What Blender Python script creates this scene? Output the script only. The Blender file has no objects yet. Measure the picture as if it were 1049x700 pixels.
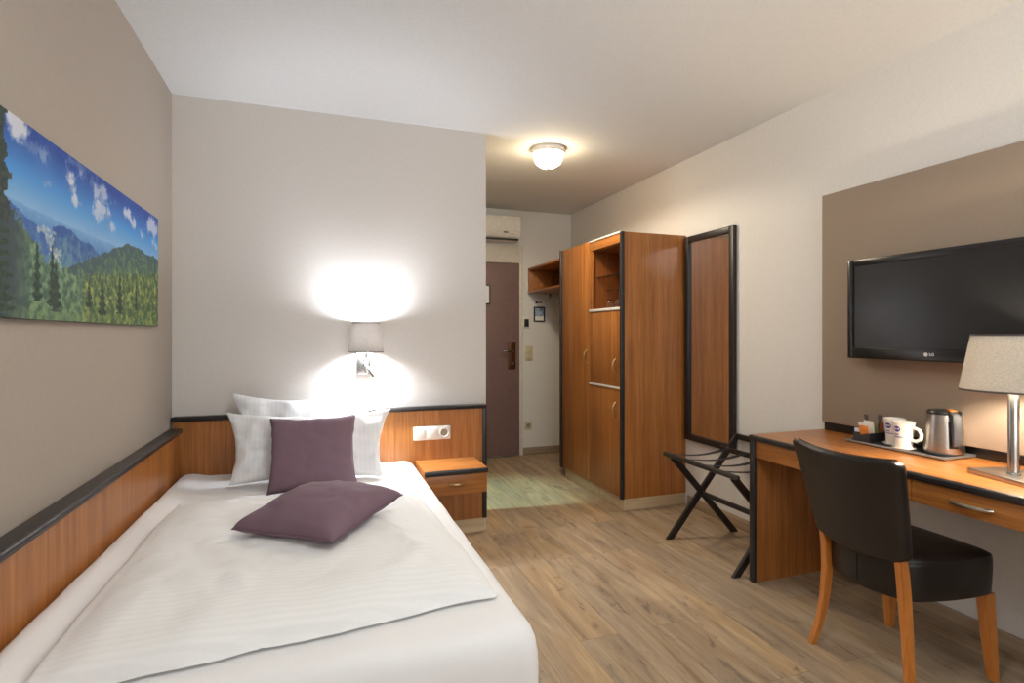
import bpy, bmesh, math, random
from mathutils import Vector, Matrix, noise
R = math.radians
COL = bpy.context.scene.collection
PI = math.pi

# ------------------------------------------------------------------ helpers
def s2l(c):
    return tuple(((v/255)/12.92 if v/255 <= .04045 else ((v/255+.055)/1.055)**2.4) for v in c) + (1.0,)

class B:
    """collects geometry for ONE mesh object (world coordinates)"""
    def __init__(s):
        s.bm = bmesh.new(); s.mi = 0
    def _tag(s, faces):
        for f in faces: f.material_index = s.mi
    def box(s, x0, x1, y0, y1, z0, z1, bev=0, seg=2, M=None):
        t = bmesh.new()
        bmesh.ops.create_cube(t, size=1)
        for v in t.verts:
            v.co = Vector(((x0+x1)/2+v.co.x*(x1-x0), (y0+y1)/2+v.co.y*(y1-y0), (z0+z1)/2+v.co.z*(z1-z0)))
        if bev:
            bmesh.ops.bevel(t, geom=t.edges[:], offset=bev, segments=seg, profile=.5, affect='EDGES')
        s.add(t, M); return s
    def add(s, t, M=None):
        mp = {}
        for v in t.verts: mp[v] = s.bm.verts.new(M @ v.co if M else v.co)
        for f in t.faces:
            try:
                n = s.bm.faces.new([mp[v] for v in f.verts]); n.material_index = s.mi
            except ValueError: pass
        t.free()
    def bar(s, p0, p1, w, h, up=(0, 0, 1), bev=.002):
        """rectangular bar p0->p1, w across, h along up"""
        p0 = Vector(p0); p1 = Vector(p1); d = (p1-p0); L = d.length; d.normalize()
        u = Vector(up); u = (u-d*u.dot(d)).normalized(); r = d.cross(u)
        M = Matrix((( d.x, r.x, u.x, p0.x), (d.y, r.y, u.y, p0.y), (d.z, r.z, u.z, p0.z), (0, 0, 0, 1)))
        return s.box(0, L, -w/2, w/2, -h/2, h/2, bev, 2, M)
    def cyl(s, p0, p1, r0, r1=None, seg=24):
        if r1 is None: r1 = r0
        return s.loft([(p0, r0), (p1, r1)], seg)
    def loft(s, rings, seg=24, caps=True):
        pts = [Vector(p) for p, r in rings]; n = len(pts)
        d0 = (pts[1]-pts[0]).normalized()
        u = d0.orthogonal().normalized(); prev = d0; loops = []
        for i in range(n):
            d = ((pts[min(i+1, n-1)]-pts[max(i-1, 0)])).normalized()
            q = prev.rotation_difference(d); u = (q @ u); u = (u-d*u.dot(d)).normalized(); prev = d
            w = d.cross(u); r = rings[i][1]
            loops.append([s.bm.verts.new(pts[i]+(u*math.cos(a)+w*math.sin(a))*r) for a in [2*PI*k/seg for k in range(seg)]])
        for a, b in zip(loops, loops[1:]):
            for k in range(seg):
                f = s.bm.faces.new([a[k], a[(k+1) % seg], b[(k+1) % seg], b[k]]); f.material_index = s.mi
        if caps:
            for l, rev in ((loops[0], True), (loops[-1], False)):
                f = s.bm.faces.new(list(reversed(l)) if rev else l); f.material_index = s.mi
        return s
    def tube(s, pts, r, seg=10):
        return s.loft([(p, r) for p in pts], seg)
    def lathe(s, prof, c, seg=48, M=None):
        loops = []
        for r, z in prof:
            if r < 1e-6:
                p = Vector((c[0], c[1], c[2]+z)); loops.append([s.bm.verts.new(M @ p if M else p)])
            else:
                l = []
                for k in range(seg):
                    p = Vector((c[0]+r*math.cos(2*PI*k/seg), c[1]+r*math.sin(2*PI*k/seg), c[2]+z))
                    l.append(s.bm.verts.new(M @ p if M else p))
                loops.append(l)
        for a, b in zip(loops, loops[1:]):
            for k in range(seg):
                k2 = (k+1) % seg
                if len(a) == 1 and len(b) == 1: continue
                vs = [a[0], b[k2], b[k]] if len(a) == 1 else ([a[k], a[k2], b[0]] if len(b) == 1 else [a[k], a[k2], b[k2], b[k]])
                f = s.bm.faces.new(vs); f.material_index = s.mi
        return s
    def prism(s, poly, fn, a, b):
        """poly: 2-D outline; fn(u,v,t)->world; extruded t from a to b"""
        A = [s.bm.verts.new(fn(u, v, a)) for u, v in poly]; Bv = [s.bm.verts.new(fn(u, v, b)) for u, v in poly]
        n = len(poly)
        fs = [s.bm.faces.new(list(reversed(A))), s.bm.faces.new(Bv)]
        for k in range(n): fs.append(s.bm.faces.new([A[k], A[(k+1) % n], Bv[(k+1) % n], Bv[k]]))
        s._tag(fs); return s
    def grid(s, fn, nu, nv):
        g = [[s.bm.verts.new(fn(i/nu, j/nv)) for j in range(nv+1)] for i in range(nu+1)]
        for i in range(nu):
            for j in range(nv):
                f = s.bm.faces.new([g[i][j], g[i+1][j], g[i+1][j+1], g[i][j+1]]); f.material_index = s.mi
        return g

def obj(name, b, mat, parent=None, label=None, cat=None, group=None, kind=None, smooth=35, recalc=True):
    bm = b.bm
    if recalc: bmesh.ops.recalc_face_normals(bm, faces=bm.faces[:])
    me = bpy.data.meshes.new(name)
    off = Vector((0, 0, 0))
    p = parent
    while p is not None:
        off += p.location; p = p.parent
    if parent is not None:
        for v in bm.verts: v.co -= off
    bm.to_mesh(me); bm.free()
    for m in (mat if isinstance(mat, (list, tuple)) else [mat]): me.materials.append(m)
    if smooth:
        for p in me.polygons: p.use_smooth = True
        me.set_sharp_from_angle(angle=R(smooth))
    o = bpy.data.objects.new(name, me); COL.objects.link(o)
    if parent is not None: o.parent = parent
    tag(o, label, cat, group, kind)
    return o
def tag(o, label=None, cat=None, group=None, kind=None):
    for k, v in (('label', label), ('category', cat), ('group', group), ('kind', kind)):
        if v: o[k] = v
    return o
def thing(name, loc, label, cat, group=None, kind=None):
    o = bpy.data.objects.new(name, None); COL.objects.link(o); o.location = loc
    o.empty_display_size = .05
    return tag(o, label, cat, group, kind)
def rehome(o):
    """put a one-mesh thing's origin at the middle of its base"""
    vs = o.data.vertices
    lo = [min(v.co[i] for v in vs) for i in range(3)]; hi = [max(v.co[i] for v in vs) for i in range(3)]
    c = Vector(((lo[0]+hi[0])/2, (lo[1]+hi[1])/2, lo[2]))
    for v in vs: v.co -= c
    o.location = c
    return o
def copy_tree(o, parent=None):
    c = o.copy(); COL.objects.link(c)
    if parent is not None: c.parent = parent
    for ch in list(o.children): copy_tree(ch, c)
    return c

# ------------------------------------------------------------------ materials
def new_mat(name):
    m = bpy.data.materials.new(name); m.use_nodes = True
    nt = m.node_tree; bs = nt.nodes['Principled BSDF']
    return m, nt, bs
def N(nt, t, **kw):
    n = nt.nodes.new(t)
    for k, v in kw.items():
        if hasattr(n, k): setattr(n, k, v)
        else: n.inputs[k].default_value = v
    return n
def ramp(nt, fac, stops):
    r = nt.nodes.new('ShaderNodeValToRGB'); e = r.color_ramp.elements
    while len(e) < len(stops): e.new(.5)
    for el, (p, c) in zip(e, stops): el.position = p; el.color = c
    nt.links.new(fac, r.inputs[0]); return r.outputs[0]
def coords(nt, scale, kind='Object', rot=(0, 0, 0)):
    tc = nt.nodes.new('ShaderNodeTexCoord'); mp = nt.nodes.new('ShaderNodeMapping')
    mp.inputs['Scale'].default_value = scale; mp.inputs['Rotation'].default_value = rot
    nt.links.new(tc.outputs[kind], mp.inputs[0]); return mp.outputs[0]
def add_bump(nt, bs, h, strength, dist=.002):
    b = nt.nodes.new('ShaderNodeBump'); b.inputs['Strength'].default_value = strength; b.inputs['Distance'].default_value = dist
    nt.links.new(h, b.inputs['Height']); nt.links.new(b.outputs[0], bs.inputs['Normal'])
def plain(name, rgb, rough=.5, metal=0, noise_amt=.06, nscale=30, bump=0, bscale=200, spec=.5, coat=0):
    m, nt, bs = new_mat(name)
    c = s2l(rgb)
    n = N(nt, 'ShaderNodeTexNoise', Scale=nscale, Detail=4.0)
    nt.links.new(coords(nt, (1, 1, 1)), n.inputs['Vector'])
    lo = tuple(v*(1-noise_amt) for v in c[:3])+(1,); hi = tuple(min(1, v*(1+noise_amt)) for v in c[:3])+(1,)
    nt.links.new(ramp(nt, n.outputs['Fac'], [(.3, lo), (.7, hi)]), bs.inputs['Base Color'])
    bs.inputs['Roughness'].default_value = rough; bs.inputs['Metallic'].default_value = metal
    bs.inputs['Specular IOR Level'].default_value = spec
    bs.inputs['Coat Weight'].default_value = coat
    if bump:
        n2 = N(nt, 'ShaderNodeTexNoise', Scale=bscale, Detail=3.0)
        nt.links.new(coords(nt, (1, 1, 1)), n2.inputs['Vector'])
        add_bump(nt, bs, n2.outputs['Fac'], bump)
    return m
def wood(name, axis, c0, c1, c2, rough=.36, fine=1.0, coat=.15, bump=.05):
    """grain runs along the given axis"""
    m, nt, bs = new_mat(name)
    sc = [34*fine]*3; sc['xyz'.index(axis)] = 1.1
    v = coords(nt, tuple(sc))
    n1 = N(nt, 'ShaderNodeTexNoise', Scale=1.0, Detail=5.0, Roughness=.6, Distortion=.3)
    nt.links.new(v, n1.inputs['Vector'])
    sc2 = [150*fine]*3; sc2['xyz'.index(axis)] = 5
    n2 = N(nt, 'ShaderNodeTexNoise', Scale=1.0, Detail=2.0)
    nt.links.new(coords(nt, tuple(sc2)), n2.inputs['Vector'])
    mx = N(nt, 'ShaderNodeMath', operation='MULTIPLY_ADD'); mx.inputs[1].default_value = .35
    nt.links.new(n2.outputs['Fac'], mx.inputs[0])
    ml = N(nt, 'ShaderNodeMath', operation='MULTIPLY'); ml.inputs[1].default_value = .65
    nt.links.new(n1.outputs['Fac'], ml.inputs[0]); nt.links.new(ml.outputs[0], mx.inputs[2])
    nt.links.new(ramp(nt, mx.outputs[0], [(.32, s2l(c0)), (.5, s2l(c1)), (.68, s2l(c2))]), bs.inputs['Base Color'])
    bs.inputs['Roughness'].default_value = rough; bs.inputs['Coat Weight'].default_value = coat
    bs.inputs['Coat Roughness'].default_value = .3
    add_bump(nt, bs, n2.outputs['Fac'], bump, .001)
    return m

CH = ((136, 80, 34), (165, 103, 46), (190, 126, 64))
M = {}
for ax in 'xyz': M['wood_'+ax] = wood('cherry_wood_'+ax, ax, *CH)
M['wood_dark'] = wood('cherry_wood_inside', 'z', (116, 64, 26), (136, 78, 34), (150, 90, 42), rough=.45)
M['leg_wood'] = wood('beech_stained_legs', 'z', (176, 104, 40), (196, 120, 50), (214, 138, 64), fine=.8, coat=.3)
M['plinth'] = wood('light_oak_plinth', 'x', (186, 160, 122), (204, 180, 144), (218, 196, 162), rough=.5, coat=0)
M['skirt'] = wood('oak_skirting', 'y', (140, 118, 94), (160, 138, 112), (176, 154, 128), rough=.5, coat=0)
M['skirt_x'] = wood('oak_skirting_cross', 'x', (130, 110, 90), (150, 130, 106), (164, 144, 120), rough=.5, coat=0)
M['black'] = plain('black_edge', (40, 36, 36), .32, nscale=60, bump=.05)
M['blackmatte'] = plain('black_lacquer_wood', (36, 30, 28), .42, nscale=50)
M['wall'] = None
def wallmat(name, rgb, bs_=.12, vertical=False):
    m, nt, bs = new_mat(name)
    c = s2l(rgb)
    n = N(nt, 'ShaderNodeTexNoise', Scale=1.0, Detail=6.0, Roughness=.65)
    nt.links.new(coords(nt, (160, 160, 40) if vertical else (90, 90, 90)), n.inputs['Vector'])
    nt.links.new(ramp(nt, n.outputs['Fac'], [(.3, tuple(v*.95 for v in c[:3])+(1,)), (.7, tuple(min(1, v*1.03) for v in c[:3])+(1,))]), bs.inputs['Base Color'])
    bs.inputs['Roughness'].default_value = .85; bs.inputs['Specular IOR Level'].default_value = .2
    add_bump(nt, bs, n.outputs['Fac'], bs_, .003)
    return m
M['wall'] = wallmat('wall_paint', (223, 219, 213))
M['wallpaper'] = wallmat('textured_wallpaper', (216, 209, 201), .2, True)
M['wall_darkened'] = wallmat('darkened_wallpaper', (172, 161, 149), .15, True)  # left wall: colour lowered in place of the weaker light there
M['ceil'] = wallmat('ceiling_paint', (222, 222, 220), .1)
M['panel'] = wallmat('taupe_board', (150, 134, 118), .04)
M['tile'] = wallmat('bathroom_tile', (214, 226, 220), .05)
M['door'] = plain('mauve_door_leaf', (124, 98, 92), .5)
M['doorframe'] = plain('door_frame_paint', (212, 204, 190), .5)
M['ac'] = plain('ac_plastic', (236, 231, 220), .4)
M['white_pl'] = plain('white_plastic', (228, 222, 212), .35)
M['cream_pl'] = plain('cream_plastic', (204, 188, 154), .4)
M['darkhole'] = plain('dark_recess', (24, 22, 22), .6)
M['chrome'] = plain('brushed_chrome', (196, 194, 190), .25, 1.0, .04)
M['steel'] = plain('brushed_steel', (186, 180, 174), .3, 1.0, .05, 80)
M['silver'] = plain('silver_handle', (188, 180, 168), .3, 1.0)
M['brass'] = plain('champagne_handle', (200, 168, 124), .35, 1.0)
M['bronze'] = plain('bronze_lock_plate', (92, 56, 30), .4, .6)
M['whitestrip'] = plain('white_edge_strip', (226, 222, 216), .4)
M['leather'] = None
def leather():
    m, nt, bs = new_mat('dark_brown_leather')
    n = N(nt, 'ShaderNodeTexNoise', Scale=6.0, Detail=4.0); nt.links.new(coords(nt, (1, 1, 1)), n.inputs['Vector'])
    nt.links.new(ramp(nt, n.outputs['Fac'], [(.3, s2l((25, 20, 18))), (.7, s2l((33, 27, 24)))]), bs.inputs['Base Color'])
    v = N(nt, 'ShaderNodeTexVoronoi', Scale=260.0); nt.links.new(coords(nt, (1, 1, 1)), v.inputs['Vector'])
    add_bump(nt, bs, v.outputs['Distance'], .12, .001)
    bs.inputs['Roughness'].default_value = .36; bs.inputs['Specular IOR Level'].default_value = .5
    return m
M['leather'] = leather()
def fabric(name, rgb, scale=900, rough=.9, bump=.15, sheen=.2, stripes=None):
    m, nt, bs = new_mat(name)
    c = s2l(rgb)
    n = N(nt, 'ShaderNodeTexNoise', Scale=scale, Detail=2.0); nt.links.new(coords(nt, (1, 1, 1)), n.inputs['Vector'])
    col = ramp(nt, n.outputs['Fac'], [(.3, tuple(v*.93 for v in c[:3])+(1,)), (.7, tuple(min(1, v*1.04) for v in c[:3])+(1,))])
    if stripes:
        ax, period = stripes
        sc = [0, 0, 0]; sc['xyz'.index(ax)] = 1/period
        w = N(nt, 'ShaderNodeTexWave', wave_type='BANDS', bands_direction=ax.upper(), Scale=1/period*.314, Distortion=.15)
        w.inputs['Detail Scale'].default_value = 2
        nt.links.new(coords(nt, (1, 1, 1)), w.inputs['Vector'])
        mix = N(nt, 'ShaderNodeMix', data_type='RGBA', blend_type='MULTIPLY'); mix.inputs[0].default_value = 1
        nt.links.new(col, mix.inputs[6])
        nt.links.new(ramp(nt, w.outputs['Fac'], [(.4, (.965, .965, .968, 1)), (.6, (1, 1, 1, 1))]), mix.inputs[7])
        col = mix.outputs[2]
    nt.links.new(col, bs.inputs['Base Color'])
    bs.inputs['Roughness'].default_value = rough; bs.inputs['Sheen Weight'].default_value = sheen
    bs.inputs['Specular IOR Level'].default_value = .2
    add_bump(nt, bs, n.outputs['Fac'], bump, .0008)
    return m
M['linen'] = fabric('white_bed_linen', (243, 241, 239))
M['linen_stripe'] = fabric('white_satin_stripe_linen', (245, 244, 241), stripes=('y', .022))
M['pillow_stripe'] = fabric('white_striped_pillowcase', (240, 239, 238), stripes=('x', .022))
M['purple'] = fabric('mauve_cushion_cloth', (126, 102, 112), 500, bump=.2, sheen=.05)
M['purple_edge'] = fabric('mauve_piping', (108, 86, 97), 500, sheen=.05)
M['strap'] = fabric('black_webbing', (40, 34, 32), 400)
def shade_mat(name, rgb, trans):
    m, nt, bs = new_mat(name)
    out = nt.nodes['Material Output']; nt.nodes.remove(bs)
    c = s2l(rgb)
    n = N(nt, 'ShaderNodeTexNoise', Scale=1.0, Detail=3.0); nt.links.new(coords(nt, (600, 600, 90)), n.inputs['Vector'])
    n2 = N(nt, 'ShaderNodeTexNoise', Scale=1.0, Detail=3.0); nt.links.new(coords(nt, (90, 90, 700)), n2.inputs['Vector'])
    av = N(nt, 'ShaderNodeMath', operation='ADD'); nt.links.new(n.outputs['Fac'], av.inputs[0]); nt.links.new(n2.outputs['Fac'], av.inputs[1])
    hv = N(nt, 'ShaderNodeMath', operation='MULTIPLY'); hv.inputs[1].default_value = .5; nt.links.new(av.outputs[0], hv.inputs[0])
    col = ramp(nt, hv.outputs[0], [(.36, tuple(v*.8 for v in c[:3])+(1,)), (.62, tuple(min(1, v*1.12) for v in c[:3])+(1,))])
    d = N(nt, 'ShaderNodeBsdfDiffuse'); t = N(nt, 'ShaderNodeBsdfTranslucent')
    nt.links.new(col, d.inputs[0]); nt.links.new(col, t.inputs[0])
    mx = N(nt, 'ShaderNodeMixShader'); mx.inputs[0].default_value = trans
    nt.links.new(d.outputs[0], mx.inputs[1]); nt.links.new(t.outputs[0], mx.inputs[2]); nt.links.new(mx.outputs[0], out.inputs[0])
    return m
M['shade_grey'] = shade_mat('grey_lampshade_fabric', (168, 162, 156), .17)
M['shade_linen'] = shade_mat('linen_lampshade_fabric', (184, 178, 169), .19)
def emit_mat(name, rgb, strength):
    m, nt, bs = new_mat(name)
    n = N(nt, 'ShaderNodeTexNoise', Scale=20.0); nt.links.new(coords(nt, (1, 1, 1)), n.inputs['Vector'])
    c = s2l(rgb)
    nt.links.new(ramp(nt, n.outputs['Fac'], [(.3, tuple(v*.97 for v in c[:3])+(1,)), (.7, c)]), bs.inputs['Emission Color'])
    bs.inputs['Base Color'].default_value = (.9, .88, .84, 1)
    bs.inputs['Emission Strength'].default_value = strength; bs.inputs['Roughness'].default_value = .3
    return m
DOME_W = 34.0
M['dome'] = emit_mat('lit_opal_glass', (255, 232, 190), DOME_W)
M['bulb'] = emit_mat('lit_wall_bulb', (236, 243, 255), 520)
M['bulb_warm'] = emit_mat('lit_table_bulb', (255, 238, 214), 820)
def glassmat():
    m, nt, bs = new_mat('clear_glass')
    bs.inputs['Transmission Weight'].default_value = 1; bs.inputs['Roughness'].default_value = .02; bs.inputs['IOR'].default_value = 1.45
    n = N(nt, 'ShaderNodeTexNoise', Scale=5.0); nt.links.new(ramp(nt, n.outputs['Fac'], [(0, (.97, .98, .98, 1)), (1, (1, 1, 1, 1))]), bs.inputs['Base Color'])
    return m
M['glass'] = glassmat()
def panemat():
    m, nt, bs = new_mat('window_pane')
    out = nt.nodes['Material Output']; t = N(nt, 'ShaderNodeBsdfTransparent'); mx = N(nt, 'ShaderNodeMixShader'); mx.inputs[0].default_value = .08
    n = N(nt, 'ShaderNodeTexNoise', Scale=3.0); nt.links.new(ramp(nt, n.outputs['Fac'], [(0, (.95, .97, .97, 1)), (1, (1, 1, 1, 1))]), t.inputs[0])
    bs.inputs['Roughness'].default_value = .02
    nt.links.new(t.outputs[0], mx.inputs[1]); nt.links.new(bs.outputs[0], mx.inputs[2]); nt.links.new(mx.outputs[0], out.inputs[0])
    return m
M['pane'] = panemat()
M['mirror'] = plain('mirror_glass', (236, 234, 230), .015, 1.0, .005)
M['screen'] = plain('tv_screen', (14, 14, 14), .27, 0, .02, spec=.5)
M['tvplastic'] = plain('tv_gloss_plastic', (22, 21, 22), .22, 0, .05)
M['logo_grey'] = plain('logo_silver', (190, 188, 186), .4)
M['logo_blue'] = plain('logo_blue', (42, 62, 150), .5)
M['logo_white'] = plain('logo_white', (240, 240, 240), .5)
M['ceramic'] = plain('white_porcelain', (238, 234, 224), .15, coat=.5)
M['traymat'] = plain('grey_tray', (66, 64, 66), .28)
M['trayrim'] = plain('tray_rim_metal', (160, 158, 156), .3, .7)
M['boxmat'] = plain('black_card_box', (46, 42, 44), .5)
M['orange'] = plain('orange_paper', (214, 126, 50), .5)
M['paper'] = plain('white_paper', (232, 228, 220), .6)
M['paper_blue'] = plain('pale_paper', (206, 214, 224), .6)
M['olive'] = plain('olive_paper', (142, 138, 84), .6)
M['brownp'] = plain('brown_paper', (70, 44, 36), .6)
M['redp'] = plain('red_brown_paper', (134, 62, 34), .6)
M['taupe_plastic'] = plain('dark_taupe_plastic', (74, 66, 64), .5)
M['socket'] = plain('socket_inside', (150, 138, 118), .5)
M['kettle_black'] = plain('kettle_black_plastic', (28, 28, 30), .3)
M['kettle_grey'] = plain('kettle_grey_plastic', (66, 66, 69), .35)
M['card_dark'] = plain('dark_brown_card', (62, 52, 46), .5)
M['notice_pic'] = plain('notice_picture', (150, 166, 184), .5, 0, .5, 60)
M['ink'] = plain('dark_ink', (50, 50, 56), .6)
M['canvas_side'] = plain('canvas_edge', (70, 74, 76), .8)

def floor_mat():
    m, nt, bs = new_mat('oak_plank_floor')
    tc = nt.nodes.new('ShaderNodeTexCoord')
    mp = N(nt, 'ShaderNodeMapping'); mp.inputs['Rotation'].default_value = (0, 0, R(90)); mp.inputs['Location'].default_value = (.31, .06, 0)
    nt.links.new(tc.outputs['Object'], mp.inputs[0])
    br = N(nt, 'ShaderNodeTexBrick', offset=.37, squash=1.0)
    br.inputs['Color1'].default_value = (0, 0, 0, 1); br.inputs['Color2'].default_value = (1, 1, 1, 1); br.inputs['Mortar'].default_value = (.5, .5, .5, 1)
    br.inputs['Scale'].default_value = 1; br.inputs['Mortar Size'].default_value = .0012; br.inputs['Mortar Smooth'].default_value = .3
    br.inputs['Brick Width'].default_value = 1.25; br.inputs['Row Height'].default_value = .178
    nt.links.new(mp.outputs[0], br.inputs['Vector'])
    # per-plank offset of the grain
    off = N(nt, 'ShaderNodeVectorMath', operation='SCALE'); off.inputs['Scale'].default_value = 13.7
    nt.links.new(br.outputs['Color'], off.inputs[0])
    ad = N(nt, 'ShaderNodeVectorMath', operation='ADD'); nt.links.new(tc.outputs['Object'], ad.inputs[0]); nt.links.new(off.outputs[0], ad.inputs[1])
    def stretched(sx, sy, **kw):
        q = N(nt, 'ShaderNodeMapping'); q.inputs['Scale'].default_value = (sx, sy, 1); nt.links.new(ad.outputs[0], q.inputs[0])
        n = N(nt, 'ShaderNodeTexNoise', **kw); nt.links.new(q.outputs[0], n.inputs['Vector']); return n.outputs['Fac']
    g1 = stretched(13, 1.3, Scale=1.0, Detail=8.0, Roughness=.62, Distortion=1.6)
    g2 = stretched(110, 4.0, Scale=1.0, Detail=3.0)
    g3 = stretched(4.2, .9, Scale=1.0, Detail=4.0, Distortion=.8)
    g4 = stretched(7, 2.4, Scale=1.0, Detail=4.0, Roughness=.65, Distortion=2.2)
    kn = stretched(20, 5.0, Scale=1.0, Detail=5.0, Roughness=.7, Distortion=2.0)
    base = ramp(nt, g1, [(.25, s2l((122, 104, 86))), (.42, s2l((158, 135, 109))), (.58, s2l((174, 151, 123))), (.78, s2l((192, 171, 142)))])
    def mulmix(a, b, f=1.0, bt='MULTIPLY'):
        x = N(nt, 'ShaderNodeMix', data_type='RGBA', blend_type=bt); x.inputs[0].default_value = f
        nt.links.new(a, x.inputs[6]); nt.links.new(b, x.inputs[7]); return x.outputs[2]
    c = mulmix(base, ramp(nt, g2, [(.35, (.93, .92, .91, 1)), (.65, (1.03, 1.03, 1.02, 1))]))
    # golden and greyish patches
    c = mulmix(c, ramp(nt, g3, [(.34, (.84, .88, .94, 1)), (.5, (1, 1.01, 1.02, 1)), (.66, (1.1, 1.04, .92, 1))]))
    # weathered dark streaks and knots
    st = ramp(nt, g4, [(.34, (1, 1, 1, 1)), (.44, (0, 0, 0, 1))]); kk = ramp(nt, kn, [(.44, (1, 1, 1, 1)), (.52, (0, 0, 0, 1))])
    m2 = N(nt, 'ShaderNodeMath', operation='MULTIPLY'); nt.links.new(st, m2.inputs[0]); nt.links.new(kk, m2.inputs[1])
    c = mulmix(c, ramp(nt, m2.outputs[0], [(0, (1, 1, 1, 1)), (.8, (.58, .58, .61, 1))]))
    c = mulmix(c, ramp(nt, br.outputs['Color'], [(0, (.90, .89, .88, 1)), (1, (1.07, 1.06, 1.04, 1))]))
    c = mulmix(c, ramp(nt, br.outputs['Fac'], [(0, (1, 1, 1, 1)), (1, (.55, .52, .49, 1))]))
    nt.links.new(c, bs.inputs['Base Color'])
    bs.inputs['Roughness'].default_value = .5; bs.inputs['Specular IOR Level'].default_value = .4
    add_bump(nt, bs, g2, .06, .001)
    return m
M['floor'] = floor_mat()

# ------------------------------------------------------------------ the room
XL, XR, YB, YF, ZC, YW = -.743, 2.57, 3.40, 5.38, 2.55, -1.5
XP = 1.02
obj('floor', B().box(XL-.1, XR+.1, YW-.1, YF+.1, -.1, 0), M['floor'], kind='structure', smooth=0)
obj('ceiling', B().box(XL-.1, XR+.1, YW-.1, YF+.1, ZC, ZC+.1), M['ceil'], kind='structure', smooth=0)
obj('wall_left', B().box(XL-.1, XL, YW, YF, 0, ZC), M['wall_darkened'], kind='structure', smooth=0)
obj('wall_right', B().box(XR, XR+.1, YW, YF, 0, ZC), M['wall'], kind='structure', smooth=0)
obj('wall_far', B().box(XL-.1, XR+.1, YF, YF+.1, 0, ZC), M['wall'], kind='structure', smooth=0)
obj('wall_headboard', B().box(XL, XP, YB, YB+.1, 0, ZC), M['wallpaper'], kind='structure', smooth=0)
b = B().box(XP-.1, XP, YB+.1, 3.78, 0, ZC).box(XP-.1, XP, 4.6, YF, 0, ZC).box(XP-.1, XP, 3.78, 4.6, 2.0, ZC)
obj('wall_bathroom', b, M['wall'], kind='structure', smooth=0)
# wall behind the photographer, with an unseen window added for fill light
WX0, WX1, WZ0, WZ1 = -.1, 2.1, .75, 2.25
b = B().box(XL-.1, WX0, YW-.12, YW, 0, ZC).box(WX1, XR+.1, YW-.12, YW, 0, ZC).box(WX0, WX1, YW-.12, YW, 0, WZ0).box(WX0, WX1, YW-.12, YW, WZ1, ZC)
obj('wall_window', b, M['wall'], kind='structure', smooth=0)
b = B()
for x0, x1, z0, z1 in ((WX0, WX0+.05, WZ0, WZ1), (WX1-.05, WX1, WZ0, WZ1), (WX0+.05, WX1-.05, WZ0, WZ0+.05), (WX0+.05, WX1-.05, WZ1-.05, WZ1), (.97, 1.03, WZ0+.05, WZ1-.05)):
    b.box(x0, x1, YW-.1, YW-.04, z0, z1, .004)
win = obj('fill_window', b, M['white_pl'], kind='structure')
obj('pane', B().box(WX0+.05, WX1-.05, YW-.075, YW-.07, WZ0+.05, WZ1-.05), M['pane'], win, smooth=0)

# skirting
obj('baseboard_right', B().box(XR-.014, XR, YW, 3.38, 0, .075, .003), M['skirt'], kind='structure')
obj('baseboard_far', B().box(2.0, XR, YF-.014, YF, 0, .075, .003), M['skirt_x'], kind='structure')

# entrance door with its frame
DX0, DX1, DZ = 1.12, 1.966, 1.992
d = obj('door_1', B().box(DX0, DX1, YF-.035, YF-.001, .012, DZ, .003), M['door'], kind='structure')
b = B().box(DX1+.002, DX1+.042, YF-.03, YF-.001, 0, DZ+.19, .003).box(XP+.001, DX0-.002, YF-.03, YF-.001, 0, DZ+.19, .003).box(DX0-.002, DX1+.002, YF-.03, YF-.001, DZ+.003, DZ+.19, .003)
obj('door_frame', b, M['doorframe'], d)
lp = obj('lock_plate', B().box(1.842, 1.922, YF-.047, YF-.035, .9, 1.175, .003), M['bronze'], d)
obj('door_handle', B().cyl((1.875, YF-.047, 1.09), (1.875, YF-.10, 1.09), .011).tube([(1.875, YF-.095, 1.09), (1.855, YF-.102, 1.09), (1.80, YF-.102, 1.088), (1.765, YF-.10, 1.085)], .0105), M['chrome'], lp)
obj('lock_cylinder', B().cyl((1.885, YF-.047, .962), (1.885, YF-.06, .962), .015), M['chrome'], lp)

# framed escape plan on the door
t = thing('framed_plan', (1.54, YF-.045, 1.56), 'small framed escape plan on the mauve entrance door, cut by the wall corner', 'framed sign')
b = B()
for x0, x1, z0, z1 in ((1.44, 1.452, 1.563, 1.763), (1.636, 1.648, 1.563, 1.763), (1.452, 1.636, 1.563, 1.575), (1.452, 1.636, 1.751, 1.763)):
    b.box(x0, x1, YF-.048, YF-.036, z0, z1, .001)
obj('frame', b, M['blackmatte'], t)
obj('sheet', B().box(1.452, 1.636, YF-.041, YF-.037, 1.575, 1.751), M['paper'], t, smooth=0)

# ------------------------------------------------------------------ air conditioner above the door
AX0, AX1 = 1.12, 1.921
t = thing('air_conditioner', (1.52, YF, 2.2), 'white split air conditioner high above the mauve entrance door', 'air conditioner')
prof = [(0, .0), (0, .245), (-.16, .245), (-.195, .235), (-.2, .2), (-.2, .075), (-.185, .03), (-.15, .0)]
b = B().prism(prof, lambda u, v, s: Vector((s, YF-.001+u, 2.205+v)), AX0, AX1)
bmesh.ops.bevel(b.bm, geom=b.bm.edges[:], offset=.004, segments=2, affect='EDGES')
obj('body', b, M['ac'], t)
obj('front_panel', B().box(AX0+.004, AX1-.004, YF-.209, YF-.2, 2.287, 2.438, .004), M['ac'], t)
b = B().bar((AX0+.03, YF-.198, 2.25), (AX1-.03, YF-.198, 2.25), .008, .05, up=(0, -.35, 1))
obj('air_flap', b, M['white_pl'], t)
obj('outlet_slot', B().box(AX0+.02, AX1-.02, YF-.192, YF-.15, 2.2045, 2.216), M['darkhole'], t, smooth=0)
obj('display', B().box(1.735, 1.785, YF-.212, YF-.199, 2.268, 2.28, .003), M['darkhole'], t)

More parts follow.
